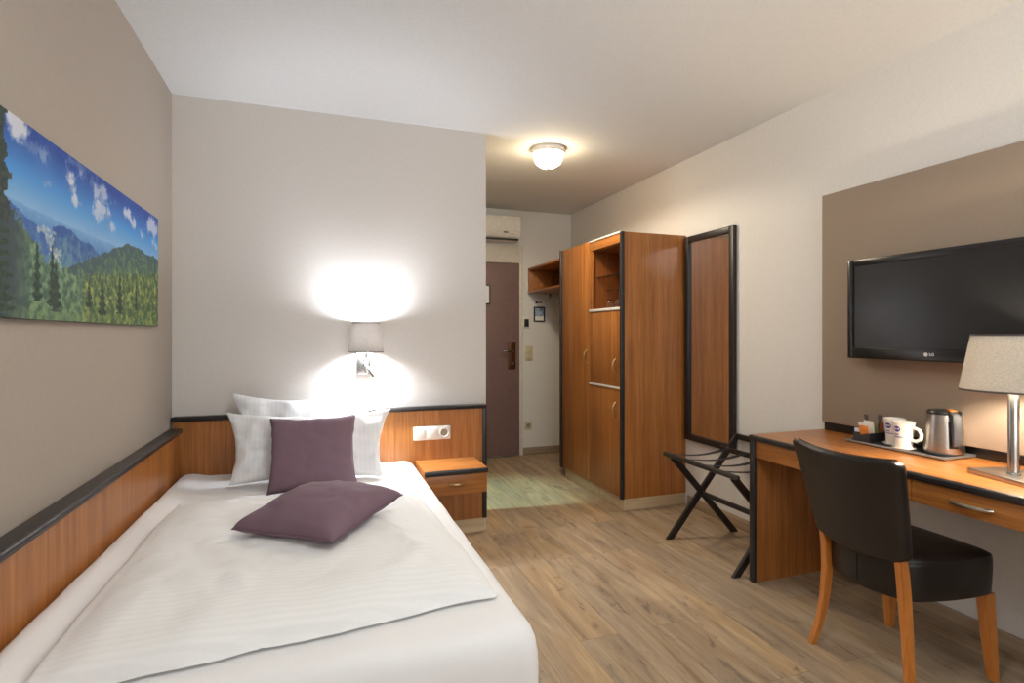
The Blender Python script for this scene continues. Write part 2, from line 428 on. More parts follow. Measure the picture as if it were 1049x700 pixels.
# ------------------------------------------------------------------ fittings on the far wall
t = thing('card_switch', (2.053, YF, 1.32), 'white key card switch with black slot beside the entrance door', 'switch')
obj('plate', B().box(2.012, 2.092, YF-.012, YF-.001, 1.325, 1.455, .004), M['white_pl'], t)
obj('slot', B().box(2.028, 2.076, YF-.026, YF-.012, 1.338, 1.418, .004), M['darkhole'], t)
t = thing('framed_notice', (2.2, YF, 1.392), 'small black framed notice on far wall below the coat shelf', 'framed sign')
b = B()
for x0, x1, z0, z1 in ((2.137, 2.149, 1.392, 1.548), (2.249, 2.261, 1.392, 1.548), (2.149, 2.249, 1.392, 1.404), (2.149, 2.249, 1.536, 1.548)):
    b.box(x0, x1, YF-.016, YF-.001, z0, z1, .002)
obj('frame', b, M['blackmatte'], t)
obj('photo', B().box(2.149, 2.249, YF-.008, YF-.002, 1.448, 1.536), M['notice_pic'], t, smooth=0)
obj('text_field', B().box(2.149, 2.249, YF-.008, YF-.002, 1.404, 1.448), M['paper'], t, smooth=0)
b = B().box(2.137, 2.258, YF-.004, YF-.001, 1.552, 1.632); b.mi = 1
b.box(2.16, 2.185, YF-.005, YF-.004, 1.584, 1.606)
for k in range(3): b.box(2.194+.014*k, 2.204+.014*k, YF-.005, YF-.004, 1.586, 1.602)
o = rehome(obj('header_card', b, [M['paper'], M['ink']], label='small white card with dark marks above the black framed notice', cat='card', smooth=0))
t = thing('light_switch', (2.083, YF, .985), 'cream double rocker light switch on the far wall', 'switch')
obj('plate', B().box(2.04, 2.124, YF-.01, YF-.001, .985, 1.135, .004), M['cream_pl'], t)
for z in (.998, 1.064):
    obj('rocker', B().box(2.054, 2.11, YF-.016, YF-.01, z, z+.058, .003), M['cream_pl'], t)
def socket_insert(bd, c, ax):
    pass
t = thing('wall_socket', (2.075, YF, .26), 'cream power socket low on the far wall near the floor', 'socket')
obj('plate', B().box(2.033, 2.115, YF-.01, YF-.001, .262, .344, .004), M['cream_pl'], t)
Mx = Matrix.Translation((2.074, YF-.01, .303)) @ Matrix.Rotation(R(90), 4, 'X')
obj('ring', B().lathe([(.02, -.002), (.028, .0), (.03, .004), (.026, .006), (.024, .002), (.02, -.002)], (0, 0, 0), 28, Mx), M['cream_pl'], t)
obj('socket_well', B().lathe([(0, .001), (.0235, .001), (.0235, -.001), (0, -.001)], (0, 0, 0), 28, Mx), M['socket'], t)

# ------------------------------------------------------------------ entry ceiling light
CLX, CLY = 1.515, 3.535
t = thing('ceiling_light', (CLX, CLY, ZC), 'round opal ceiling light glowing above the entrance passage', 'ceiling light')
obj('base_ring', B().lathe([(0, 0), (.113, 0), (.117, -.012), (.117, -.028), (.112, -.036), (.098, -.036), (0, -.036)], (CLX, CLY, ZC)), M['white_pl'], t)
obj('glass_dome', B().lathe([(.094, -.0365), (.099, -.052), (.097, -.078), (.083, -.104), (.056, -.122), (.02, -.13), (0, -.131)], (CLX, CLY, ZC)), M['dome'], t)
obj('finial', B().lathe([(0, -.131), (.009, -.132), (.009, -.138), (0, -.143)], (CLX, CLY, ZC), 16), M['silver'], t)

# ------------------------------------------------------------------ wardrobe
WX, WY0, WY1, WZT = 2.03, 3.41, 4.445, 1.985
t = thing('wardrobe', (2.3, 3.93, 0), 'tall cherry wood wardrobe with open glass niche beside the mirror', 'wardrobe')
SP = 3.906
b = B()
b.box(WX+.02, XR-.004, WY0, WY0+.02, .085, WZT)            # right side
b.box(WX+.02, XR-.004, WY1-.02, WY1, .085, WZT+.01)            # left side
b.box(WX+.02, XR-.004, SP-.012, SP+.008, .085, WZT)            # divider
b.box(XR-.014, XR-.004, WY0+.02, WY1-.02, .085, WZT)           # back
b.box(WX+.02, XR-.014, WY0+.02, SP-.012, .085, .105)
b.box(WX+.02, XR-.014, SP+.008, WY1-.02, .085, .105)
b.box(WX+.02, XR-.014, WY0+.02, SP-.012, WZT-.075, WZT-.004)
b.box(WX+.02, XR-.014, SP+.008, WY1-.02, WZT-.02, WZT)
obj('carcass', b, M['wood_z'], t, smooth=0)
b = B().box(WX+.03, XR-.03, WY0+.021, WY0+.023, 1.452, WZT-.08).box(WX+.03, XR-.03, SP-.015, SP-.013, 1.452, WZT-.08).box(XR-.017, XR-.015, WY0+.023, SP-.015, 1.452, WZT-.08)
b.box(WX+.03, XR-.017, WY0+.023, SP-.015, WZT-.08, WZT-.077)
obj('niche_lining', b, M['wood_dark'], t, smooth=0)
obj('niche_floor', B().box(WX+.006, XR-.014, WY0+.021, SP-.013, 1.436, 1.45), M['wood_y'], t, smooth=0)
obj('glass_shelf', B().box(WX+.05, XR-.02, WY0+.025, SP-.017, 1.7, 1.706), M['glass'], t, smooth=0)
obj('fascia', B().box(WX, WX+.02, WY0+.022, SP-.002, 1.912, 1.978, .001), M['wood_y'], t)
obj('niche_stile', B().box(WX+.002, WX+.02, SP-.034, SP-.002, 1.452, 1.911, .001), M['wood_z'], t)
for z0, z1 in ((1.979, 1.992), (1.432, 1.452), (.862, .876)):
    obj('edge_strip', B().box(WX-.008, WX+.021, WY0+.018, SP-.002, z0, z1, .003), M['whitestrip'], t)
def bow(p0, p1, out, r, flat=1.0):
    p0 = Vector(p0); p1 = Vector(p1); out = Vector(out); pts = []
    for k in range(15):
        f = k/14; pts.append((p0.lerp(p1, f)+out*math.sin(PI*f)**.6, r*(.75+.25*math.sin(PI*f))))
    return pts
def door_part(y0, y1, z0, z1, hy, hz):
    dd = obj('door', B().box(WX, WX+.019, y0, y1, z0, z1, .0015), M['wood_z'], t)
    obj('handle', B().loft(bow((WX, hy, hz-.052), (WX, hy, hz+.052), (-.028, 0, 0), .0075), 10), M['brass'], dd)
door_part(SP+.002, WY1-.018, .093, 1.992, 3.955, 1.078)
door_part(WY0+.022, SP-.002, .878, 1.431, 3.497, 1.028)
door_part(WY0+.022, SP-.002, .093, .861, 3.497, .712)
obj('edge_trim', B().box(WX-.012, WX+.02, WY0-.003, WY0+.02, .083, WZT+.003, .006, 3), M['black'], t)
obj('edge_trim', B().box(WX-.016, WX+.02, WY1-.016, WY1+.006, .083, WZT+.012, .006, 3), M['black'], t)
obj('plinth', B().box(WX+.015, XR-.004, WY0+.003, WY1-.05, 0, .085, .001), M['plinth'], t)

# two wine glasses upside down in the niche
def wine_glass(x, y, lab):
    pr = [(.033, 0), (.0345, .012), (.036, .03), (.034, .05), (.022, .068), (.008, .078), (.004, .09), (.0035, .125), (.006, .138), (.03, .144), (.0325, .146), (.0325, .1475), (.005, .147)]
    prof = pr + [(0, .147)]
    inner = [(0, .074), (.018, .066), (.031, .05), (.0335, .03), (.032, .012), (.0315, 0)]
    b = B().lathe(prof+[], (x, y, 1.4505), 32)
    b.lathe(list(reversed(inner))[::-1], (x, y, 1.4505), 32)
    b.lathe([(.0315, 0), (.033, 0)], (x, y, 1.4505), 32)
    bmesh.ops.remove_doubles(b.bm, verts=b.bm.verts[:], dist=.0002)
    return rehome(obj('wine_glass', b, M['glass'], label=lab, cat='glass', group='upturned glasses in the wardrobe niche'))
wine_glass(2.12, 3.745, 'upturned stem glass standing free in the wardrobe niche')
wine_glass(2.115, 3.60, 'upturned stem glass half hidden by the niche black edge')

# ------------------------------------------------------------------ coat shelf box between wardrobe and far wall
SX = 2.072
t = thing('coat_shelf', (2.32, 4.91, 1.69), 'open cherry wood shelf box on the wall left of wardrobe', 'shelf')
b = B().box(SX, XR-.004, WY1+.01, 5.372, 1.93, 1.95, .001).box(SX, XR-.004, 5.352, 5.372, 1.709, 1.93, .001).box(XR-.014, XR-.004, WY1+.01, 5.352, 1.709, 1.93).box(SX+.002, XR-.014, WY1+.01, WY1+.03, 1.709, 1.93)
obj('box', b, M['wood_y'], t)
obj('bottom_board', B().box(SX-.004, XR-.004, WY1+.01, 5.372, 1.689, 1.708, .001), M['wood_y'], t)
b = B().tube([(2.3, WY1+.012, 1.64), (2.3, 5.33, 1.64)], .012, 14)
rail = obj('clothes_rail', b, M['chrome'], t)
for y in (4.6, 5.32):
    obj('rail_bracket', B().box(2.29, 2.31, y-.006, y+.006, 1.626, 1.689, .002), M['chrome'], rail)

# ------------------------------------------------------------------ mirror
MX0 = XR-.032
t = thing('wall_mirror', (XR, 3.11, .488), 'tall narrow mirror in a black frame beside the wardrobe', 'mirror')
b = B()
my0, my1, mz0, mz1, w = 2.885, 3.392, .488, 1.966, .042
b.box(MX0, XR-.002, my0, my0+w, mz0, mz1, .003).box(MX0, XR-.002, my1-w, my1, mz0, mz1, .003)
b.box(MX0, XR-.002, my0+w, my1-w, mz0, mz0+w, .003).box(MX0, XR-.002, my0+w, my1-w, mz1-w, mz1, .003)
obj('frame', b, M['blackmatte'], t)
obj('glass', B().box(XR-.014, XR-.008, my0+w-.003, my1-w+.003, mz0+w-.003, mz1-w+.003), M['mirror'], t, smooth=0)

# ------------------------------------------------------------------ luggage rack
t = thing('luggage_rack', (2.26, 2.58, 0), 'black folding luggage rack with webbing straps below the mirror', 'luggage rack')
RY = (2.855, 2.29)
for k, y in enumerate(RY):
    s = -1 if k == 0 else 1
    A0, A1 = Vector((2.03, y, 0)), Vector((2.538, y, .598))
    B0, B1 = Vector((2.50, y+s*.023, 0)), Vector((2.035, y+s*.023, .51))
    for p, q, yy in ((A0, A1, y), (B0, B1, y+s*.023)):
        dd = (q-p).normalized(); nrm = Vector((-dd.z, 0, dd.x)); w = .019
        # foot cut parallel to the floor
        e = nrm*w
        f0 = p+e; f0 = f0-dd*(f0.z/dd.z); f1 = p-e; f1 = f1-dd*(f1.z/dd.z)
        poly = [f0, f1, q-e, q+e]
        bb = B().prism([(v.x, v.z) for v in poly], lambda u, v, s_: Vector((u, s_, v)), yy-.010, yy+.010)
        bmesh.ops.bevel(bb.bm, geom=bb.bm.edges[:], offset=.002, segments=2, affect='EDGES')
        obj('leg', bb, M['blackmatte'], t)
b = B().cyl((2.03, 2.275, .515), (2.03, 2.9, .515), .0145, seg=18)
fr = obj('front_rail', b, M['blackmatte'], t)
for y in (2.272, 2.903):
    obj('screw_cap', B().cyl((2.03, y-.003, .515), (2.03, y+.003, .515), .010, seg=16), M['chrome'], fr)
b = B().bar((2.44, 2.26, .527), (2.44, 2.885, .527), .018, .03)
obj('back_rail', b, M['blackmatte'], t)
obj('top_rail', B().bar((2.54, 2.27, .6), (2.54, 2.875, .6), .022, .034), M['blackmatte'], t)
obj('stretcher', B().bar((2.252, 2.30, .268), (2.252, 2.845, .268), .02, .026), M['blackmatte'], t)
for y in (2.80, 2.65, 2.5, 2.35):
    def strap(u, v, y=y):
        x = 2.03+(2.44-2.03)*u; z = .531+.012*u-.022*math.sin(PI*u)
        return Vector((x, y-.02+.04*v, z))
    bb = B(); g = bb.grid(strap, 14, 2)
    r = bmesh.ops.solidify(bb.bm, geom=bb.bm.faces[:], thickness=.003)
    obj('strap', bb, M['strap'], t)

# ------------------------------------------------------------------ headboard, side board, fittings, bedside drawer
t = thing('headboard', (.14, YB, 0), 'long cherry wood headboard panel with black edges behind the bed', 'headboard')
obj('panel', B().box(XL+.012, .99, 3.368, YB-.001, .086, .79), M['wood_z'], t, smooth=0)
obj('top_trim', B().box(XL+.004, 1.013, 3.346, YB-.001, .786, .812, .008, 3), M['black'], t)
obj('end_trim', B().box(.986, 1.014, 3.352, YB-.001, .086, .79, .006, 3), M['black'], t)
obj('plinth', B().box(XL+.012, 1.005, 3.372, YB-.001, 0, .086), M['plinth'], t, smooth=0)
t = thing('side_board', (XL, 2.1, 0), 'cherry wood side board with rounded black cap along left wall', 'side board')
obj('panel', B().box(XL+.001, XL+.046, .85, 3.34, .05, .735), M['wood_z'], t, smooth=0)
obj('cap', B().box(XL+.001, XL+.066, .84, 3.342, .728, .756, .012, 4), M['black'], t)

t = thing('switch_panel', (.66, 3.368, .6), 'white triple panel of two switches and socket on headboard', 'switch panel')
obj('plate', B().box(.548, .778, 3.358, 3.3675, .604, .688, .004), M['white_pl'], t)
for x in (.557, .633):
    obj('rocker', B().box(x, x+.062, 3.352, 3.358, .615, .677, .003), M['white_pl'], t)
Mx = Matrix.Translation((.737, 3.358, .646)) @ Matrix.Rotation(R(90), 4, 'X')
obj('ring', B().lathe([(.021, -.002), (.028, 0), (.031, .004), (.027, .006), (.0235, .002), (.021, -.002)], (0, 0, 0), 28, Mx), M['white_pl'], t)
obj('socket_well', B().lathe([(0, .001), (.0215, .001), (.0215, -.001), (0, -.001)], (0, 0, 0), 28, Mx), M['socket'], t)

t = thing('bedside_cabinet', (.73, 3.2, .34), 'small floating cherry bedside drawer fixed to the headboard', 'bedside cabinet')
NX0, NX1, NY0, NY1 = .562, .93, 3.055, 3.367
obj('top', B().box(NX0, NX1, NY0+.018, NY1, .455, .48), M['wood_x'], t, smooth=0)
obj('edge_trim', B().box(NX0, NX1+.004, NY0, NY0+.02, .452, .4805, .008, 3), M['black'], t)
obj('body', B().box(NX0+.004, NX1-.004, NY0+.035, NY1, .345, .455), M['wood_x'], t, smooth=0)
dr = obj('drawer', B().box(NX0+.003, NX1-.003, NY0+.016, NY0+.034, .338, .45, .0015), M['wood_x'], t)
obj('handle', B().loft(bow((.70, NY0+.016, .40), (.80, NY0+.016, .40), (0, -.022, 0), .0075), 10), M['brass'], dr)

# ------------------------------------------------------------------ wall lamp
LX, LY = .262, 3.291
t = thing('wall_lamp', (LX, YB, 1.02), 'lit wall lamp with grey fabric shade above the pillows', 'wall lamp')
bp = obj('back_plate', B().box(.214, .296, 3.378, YB-.001, 1.018, 1.150, .004), M['chrome'], t)
obj('arm', B().tube([(.255, 3.38, 1.105), (.257, 3.34, 1.104), (LX, LY+.015, 1.108), (LX, LY, 1.125), (LX, LY, 1.19)], .0085), M['chrome'], t)
ra = obj('reading_arm', B().tube([(.262, 3.378, 1.072), (.266, 3.352, 1.07), (.274, 3.34, 1.06), (.292, 3.325, 1.035), (.302, 3.318, 1.02)], .0105, 14), M['chrome'], t)
obj('reading_head', B().cyl((.286, 3.330, 1.045), (.312, 3.311, 1.006), .014, .015), M['chrome'], ra)
def shade(bd, c, r0, r1, z0, z1, th=.002):
    bd.lathe([(r0, z0), (r1, z1), (r1-th, z1), (r0-th, z0), (r0, z0)], c, 64)
bd = B(); shade(bd, (LX, LY, 0), .101, .079, 1.151, 1.322)
sh = obj('lamp_shade', bd, M['shade_grey'], t)
b = B().lathe([(.101, 1.151), (.1017, 1.151), (.1013, 1.156), (.1008, 1.156), (.101, 1.151)], (LX, LY, 0), 64)
obj('shade_trim', b, M['taupe_plastic'], sh)
b = B().lathe([(.0795, 1.318), (.0802, 1.318), (.0798, 1.323), (.079, 1.323), (.0795, 1.318)], (LX, LY, 0), 64)
obj('shade_trim', b, M['taupe_plastic'], sh)
obj('bulb', B().lathe([(0, 1.192), (.014, 1.193), (.026, 1.204), (.031, 1.225), (.031, 1.285), (.026, 1.303), (.014, 1.312), (0, 1.314)], (LX, LY, 0), 24), M['bulb'], t)

# ------------------------------------------------------------------ bed
def fnoise(p, oct_=3):
    return noise.fractal(Vector(p), 1.0, 2.0, oct_)
BX0, BX1, BY0, BY1, BZ = -.694, .548, 1.30, 3.362, .50
t = thing('bed', (-.07, 2.3, 0), 'single bed with white fitted sheet beside the left wall', 'bed')
obj('bed_base', B().box(BX0+.02, BX1-.06, BY0+.08, BY1-.02, .06, .16, .004), M['wood_y'], t)
for x in (BX0+.08, BX1-.12):
    for y in (BY0+.16, BY1-.1):
        obj('leg', B().box(x-.025, x+.025, y-.025, y+.025, 0, .06), M['black'], t, smooth=0)
def rrect(inset, cr, n=10, m=46):
    x0, x1, y0, y1 = BX0+inset, BX1-inset, BY0+inset, BY1-inset
    pts = []
    cs = [(x1-cr, y0+cr, -90), (x1-cr, y1-cr, 0), (x0+cr, y1-cr, 90), (x0+cr, y0+cr, 180)]
    for i, (cx, cy, a0) in enumerate(cs):
        for k in range(n+1):
            a = R(a0+90*k/n); pts.append((cx+cr*math.cos(a), cy+cr*math.sin(a), math.cos(a), math.sin(a)))
        nx = cs[(i+1) % 4]; a = R(a0+90); e0 = (cx+cr*math.cos(a), cy+cr*math.sin(a)); e1 = (nx[0]+cr*math.cos(a), nx[1]+cr*math.sin(a))
        for k in range(1, m):
            f = k/m; pts.append((e0[0]+(e1[0]-e0[0])*f, e0[1]+(e1[1]-e0[1])*f, math.cos(a), math.sin(a)))
    return pts
b = B(); loops = []
for inset, z, cr in ((.03, .13, .05), (.012, .16, .06), (.006, .22, .06), (.002, .3, .06), (0, .37, .06), (.001, .42, .06), (.006, .455, .058), (.016, .478, .052), (.032, .492, .045), (.055, .499, .03), (.09, .5, .02), (.16, .5, .02), (.28, .5, .01)):
    lp_ = []
    for x, y, nx, ny in rrect(inset, cr):
        w = max(0, min(1, (.46-z)/.3))
        dsp = .010*w*fnoise((x*9, y*9, z*1.6))+.004*w*math.sin((x+y)*38)
        zz = z + (.004*fnoise((x*5, y*5, 3)) if z > .47 else 0)
        zz += .062*max(0, 1-(x-BX0)/.15)*(1 if z > .4 else 0)*(1-.55*max(0, min(1, (y-1.6)/1.7)))
        if x+nx*dsp < BX0+.001: dsp = 0
        if y+ny*dsp > BY1-.001: dsp = 0
        lp_.append(b.bm.verts.new((x+nx*dsp, y+ny*dsp, zz)))
    loops.append(lp_)
for a, c in zip(loops, loops[1:]):
    for k in range(len(a)): b.bm.faces.new([a[k], a[(k+1) % len(a)], c[(k+1) % len(a)], c[k]])
b.bm.faces.new(loops[-1]); b.bm.faces.new(list(reversed(loops[0])))
obj('fitted_sheet', b, M['linen'], t, smooth=60)

# duvet: four measured corners on the sheet, puffed surface with soft creases
DC = [Vector((-.578, 1.368, 0)), Vector((.482, 1.486, 0)), Vector((.415, 2.725, 0)), Vector((-.572, 2.735, 0))]
def duvet_top(u, v, up=True):
    p = DC[0]*(1-u)*(1-v)+DC[1]*u*(1-v)+DC[2]*u*v+DC[3]*(1-u)*v
    s, q = 2*u-1, 2*v-1
    e = ((1-abs(s)**7)*(1-abs(q)**9))
    e = max(0, e)
    # wavy hem
    hem = .012*fnoise((p.x*4, p.y*4, 8))
    p.y += hem*(1-v)*(abs(q)**6); p.x += hem*abs(s)**6*.35
    lift = .062*max(0, 1-(p.x-BX0)/.15)*(1-.55*max(0, min(1, (p.y-1.6)/1.7)))
    if not up:
        return Vector((p.x, p.y, lift+.509+.004*fnoise((p.x*5, p.y*5, 3))))
    h = (.06-.042*max(0, (v-.72)/.28))*e**.42
    h += e*(.014*fnoise((p.x*2.2+4, p.y*2.6, 1))+.006*fnoise((p.x*7+p.y*3, p.y*7-p.x*4, 2)))
    # long shallow creases
    for (ax, ay, bx, by, am, wd) in ((.42, 1.55, .1, 2.2, .011, .03), (.35, 2.6, .44, 1.9, -.011, .025), (.30, 2.6, .41, 1.85, .009, .03), (-.5, 2.6, -.2, 1.7, .009, .05), (.1, 1.4, .3, 1.75, .009, .03), (-.4, 2.6, .1, 2.45, .008, .03), (-.45, 2.3, -.1, 2.2, .008, .025), (-.3, 2.5, .25, 2.3, -.007, .04), (.46, 1.52, .2, 1.62, .010, .025)):
        A = Vector((ax, ay)); D = Vector((bx-ax, by-ay)); L = D.length; D /= L
        r = Vector((p.x, p.y))-A; al = max(0, min(L, r.dot(D))); dd = (r-D*al).length
        h += e*am*math.exp(-(dd/wd)**2)
    return Vector((p.x, p.y, lift+.512+.004*fnoise((p.x*5, p.y*5, 3))+max(0, h)))
b = B()
b.grid(lambda u, v: duvet_top(u, v), 110, 130)
b.grid(lambda u, v: duvet_top(u, v, False), 110, 130)
bmesh.ops.remove_doubles(b.bm, verts=b.bm.verts[:], dist=.0035)
obj_d = obj('duvet', b, M['linen_stripe'], label='white satin striped duvet spread flat over the bed', cat='duvet', smooth=60)
rehome(obj_d)

def pillow(name, w, h, th, M4, seed, mat, label, cat, pinch=.10, flat=1.0, crease=.008, group=None, piping=None, power=.42, sag=0, gather=1.0, taper=0):
    nx, ny = 44, 36
    def P(u, v, side):
        s, q = 2*u-1, 2*v-1
        x = w/2*s*(1-pinch*(1-q*q)*s*s); y = h/2*q*(1-pinch*(1-s*s)*q*q)
        y -= sag*(1-s*s)*(.5+.5*q)
        x *= 1-taper*(1-v)**1.5
        e = max(0, (1-s*s)*(1-q*q))
        z = th*e**power
        nn = fnoise((x*6+seed, y*6, side*3.1+seed), 3)*crease*2+fnoise((x*16+seed, y*14, side+seed), 2)*crease*.8
        z += nn*min(1, e*4)
        # gathers running in from the corners
        ang = math.atan2(abs(q), abs(s)+1e-6); rad = max(abs(s), abs(q))
        z += gather*crease*1.1*math.sin(ang*14+seed)*rad**4*min(1, e*8)
        x += .006*fnoise((s*2, q*2, seed)); y += .006*fnoise((q*2, s*2, seed+5))
        return M4 @ Vector((x, y, side*z*(flat if side < 0 else 1)))
    b = B(); b.grid(lambda u, v: P(u, v, 1), nx, ny); b.grid(lambda u, v: P(u, v, -1), nx, ny)
    bmesh.ops.remove_doubles(b.bm, verts=b.bm.verts[:], dist=.0006)
    if piping:
        loc = M4 @ Vector((0, 0, 0))
        root = thing(name, loc, label, cat, group)
        obj('cover', b, mat, root, smooth=70)
        pts = [P(k/40, 0, 1) for k in range(40)]+[P(1, k/40, 1) for k in range(40)]+[P(1-k/40, 1, 1) for k in range(40)]+[P(0, 1-k/40, 1) for k in range(41)]
        obj('piping', B().tube(pts, .0022, 6), piping, root)
        return root
    return rehome(obj(name, b, mat, label=label, cat=cat, group=group, smooth=70))
def lean(cx, y0, z0, y1, z1, h, off=0, yaw=0, roll=0):
    up = Vector((0, y1-y0, z1-z0)).normalized(); xr = Vector((1, 0, 0)); n = xr.cross(up)  # n points to -y
    if yaw:
        q = Matrix.Rotation(yaw, 3, 'Z'); xr = q @ xr; up = q @ up; n = q @ n
    if roll:
        q = Matrix.Rotation(roll, 3, n); xr = q @ xr; up = q @ up
    c = Vector((cx, (y0+y1)/2, (z0+z1)/2))+n*off
    return Matrix(((xr.x, up.x, n.x, c.x), (xr.y, up.y, n.y, c.y), (xr.z, up.z, n.z, c.z), (0, 0, 0, 1)))
pillow('pillow', .74, .46, .062, lean(-.06, 3.23, .508, 3.285, .935, .46, 0, 0, R(1.5)), 2.0, M['pillow_stripe'], 'rear white striped pillow propped against the headboard', 'pillow', pinch=.12, crease=.012, group='white pillows on the bed', sag=.035)
pillow('pillow', .83, .375, .07, lean(-.038, 2.945, .513, 3.12, .855, .375, 0, 0, R(-1.5)), 7.0, M['pillow_stripe'], 'front white pillow behind the upright mauve cushion', 'pillow', pinch=.12, taper=.12, crease=.011, group='white pillows on the bed', sag=.02)
pillow('cushion', .40, .37, .066, lean(-.022, 2.745, .516, 2.925, .842, .37, 0, 0, 0), 13.0, M['purple'], 'mauve square cushion standing upright against the white pillows', 'cushion', pinch=.085, crease=.003, power=.36, gather=.5, group='mauve cushions on the bed', piping=M['purple_edge'])
L_, F_, R_, B_ = Vector((-.262, 2.073, .578)), Vector((.054, 1.80, .592)), Vector((.286, 2.11, .632)), Vector((-.03, 2.385, .617))
c = (L_+F_+R_+B_)/4+Vector((0, 0, .012)); xr = (F_-L_).normalized(); up = (B_-L_); up = (up-xr*up.dot(xr)).normalized(); n = xr.cross(up)
M4 = Matrix(((xr.x, up.x, n.x, c.x), (xr.y, up.y, n.y, c.y), (xr.z, up.z, n.z, c.z), (0, 0, 0, 1)))
pillow('cushion', .425, .40, .08, M4, 21.0, M['purple'], 'mauve square cushion lying flat on the white duvet', 'cushion', pinch=.075, crease=.004, flat=.5, power=.36, gather=.3, group='mauve cushions on the bed', piping=M['purple_edge'])

# ------------------------------------------------------------------ canvas print on the left wall
def picture_colour(s, q):
    """s metres along the wall (world y), q 0..1 from bottom to top -> sRGB 0-255: a wooded valley under a blue sky"""
    f = lambda k, sd, o=4: noise.fractal(Vector((s*k, q*k*.55, sd)), .9, 2.1, o)
    n1 = f(9, 1); n2 = f(30, 2); n3 = f(70, 3, 3)
    def mix(a, b_, t_):
        t_ = max(0, min(1, t_)); return tuple(x+(y-x)*t_ for x, y in zip(a, b_))
    hor = .60+.03*math.sin(s*2.2)
    hz = (q-hor)/(1-hor)
    # sky
    c = mix((136, 180, 218), (76, 146, 212), hz/.38) if hz < .38 else mix((76, 146, 212), (40, 74, 152), (hz-.38)/.5)
    c = mix(c, (96, 146, 206), .35*max(0, f(6, 9)))
    for (cs, cq, rs, rq, am) in ((1.74, .97, .09, .07, 1), (1.83, .9, .07, .05, .45), (2.06, .83, .035, .07, 1), (2.11, .74, .05, .035, .9), (2.27, .9, .13, .08, .75), (2.33, .78, .09, .07, .8), (2.40, .7, .06, .04, .7), (2.6, .86, .06, .04, .9), (2.66, .83, .04, .05, .85), (2.79, .76, .05, .035, .8), (2.95, .88, .09, .09, .8), (2.98, .72, .05, .06, .6), (1.9, .75, .04, .02, .5), (2.12, .97, .08, .03, .3), (1.55, .85, .1, .08, .9)):
        dd = ((s-cs)/rs)**2+((q-cq)/rq)**2
        k = 1.1-dd**.5+.9*n1+.6*n2+.25*n3
        if k > 0: c = mix(c, (206, 208, 220) if n1 > -.1 else (150, 162, 196), min(1, k*1.4)*am)
    # far plain in haze
    if q < hor: c = mix((118, 164, 210), (88, 136, 190), (hor-q)/.1+.3*n2)
    # blue ridges
    r1 = .50+.06*math.sin(s*5.2+.4)-.05*(s-2)+.03*f(8, 21, 3)
    if s < 1.96: r1 = .585-.62*(s-1.68)+.02*f(10, 22, 3)
    if q < r1: c = mix((62, 100, 170), (92, 136, 168), (r1-q)/.16+.9*n2+.4*n3)
    r2 = .56-.35*abs(s-2.02)**1.0+.02*f(12, 23, 3) if 1.93 < s < 2.6 else 0
    if q < r2: c = mix((54, 90, 156), (98, 138, 160), (r2-q)/.2+.9*n2+.4*n3)
    # pale valley town
    for (cs, cq, rs, rq) in ((1.89, .49, .05, .02), (1.915, .44, .02, .05), (1.95, .39, .03, .02), (1.965, .33, .018, .05), (1.99, .28, .035, .03)):
        dd = ((s-cs)/rs)**2+((q-cq)/rq)**2
        if dd < 1.2+2.2*n2+1.2*n3: c = mix(c, (196, 200, 190), .55+.5*n3)
    # dark wooded hill on the right
    r3 = .635-.55*max(0, 2.6-s)-.03*max(0, s-2.6)+.015*f(22, 24, 3)
    if q < r3: c = mix((66, 90, 96), (98, 126, 92), (r3-q)/.3+1.2*n2+.6*n3)
    # near woods
    edge = .5-1.15*(s-1.715) if s < 1.9 else (.29-.1*(s-1.9) if s < 2.15 else .265+.22*(s-2.15))
    saw = .055*abs(((s*26+3*n1) % 1)-.5)*2+.03*n2
    if q < edge+saw:
        dep = edge+saw-q
        lit = .5+.9*n2+.5*n3
        if s > 2.15: g = mix((66, 90, 64), (166, 176, 98), lit*1.0-.25+.8*max(0, .16-abs(dep-.13)))
        else: g = mix((62, 90, 76), (126, 156, 118), lit)
        if s < 1.80: g = mix(g, (58, 74, 78), min(1, (1.86-s)*6))
        g = mix(g, (122, 142, 76), max(0, (.16-q)*3)*(.5+n2))
        c = g
    # single dark firs
    for (cs, top, base, wd) in ((1.93, .43, .08, .022), (1.952, .35, .05, .03), (2.5, .385, .08, .03), (2.32, .30, .06, .028), (2.2, .27, .1, .02), (2.7, .36, .12, .02), (1.84, .42, .1, .02), (1.62, 1.02, .0, .075)):
        if base < q < top:
            ww = wd*(top-q)/(top-base)*(1+.5*math.sin(q*120+cs*40)+.5*n2)+.003
            if abs(s-cs) < ww: c = mix((34, 52, 46), (58, 78, 58), .5+n3)
    if s < 1.72 and q > .45:
        br = .035+.05*abs(math.sin(q*21))*(.6+.8*n2)
        if s-1.645 < br*(1.1-.5*q)+.01*n3: c = mix((44, 56, 56), (66, 78, 72), .5+n3)
    return c
PX, PY0, PY1, PZ0, PZ1 = XL+.022, 1.50, 3.037, 1.292, 1.805
t = thing('canvas_print', (XL, 2.27, 1.292), 'wide canvas print of a wooded mountain valley under blue sky', 'picture')
obj('stretcher_canvas', B().box(XL+.001, PX-.001, PY0, PY1, PZ0, PZ1, .002), M['canvas_side'], t)
b = B(); NU, NV = 330, 150
g = b.grid(lambda u, v: Vector((PX, PY0+.001+(PY1-PY0-.002)*u, PZ0+.001+(PZ1-PZ0-.002)*v)), NU, NV)
m, nt, bs = new_mat('printed_canvas')
va = N(nt, 'ShaderNodeVertexColor', layer_name='Print'); nt.links.new(va.outputs[0], bs.inputs['Base Color'])
bs.inputs['Roughness'].default_value = .6; bs.inputs['Specular IOR Level'].default_value = .25
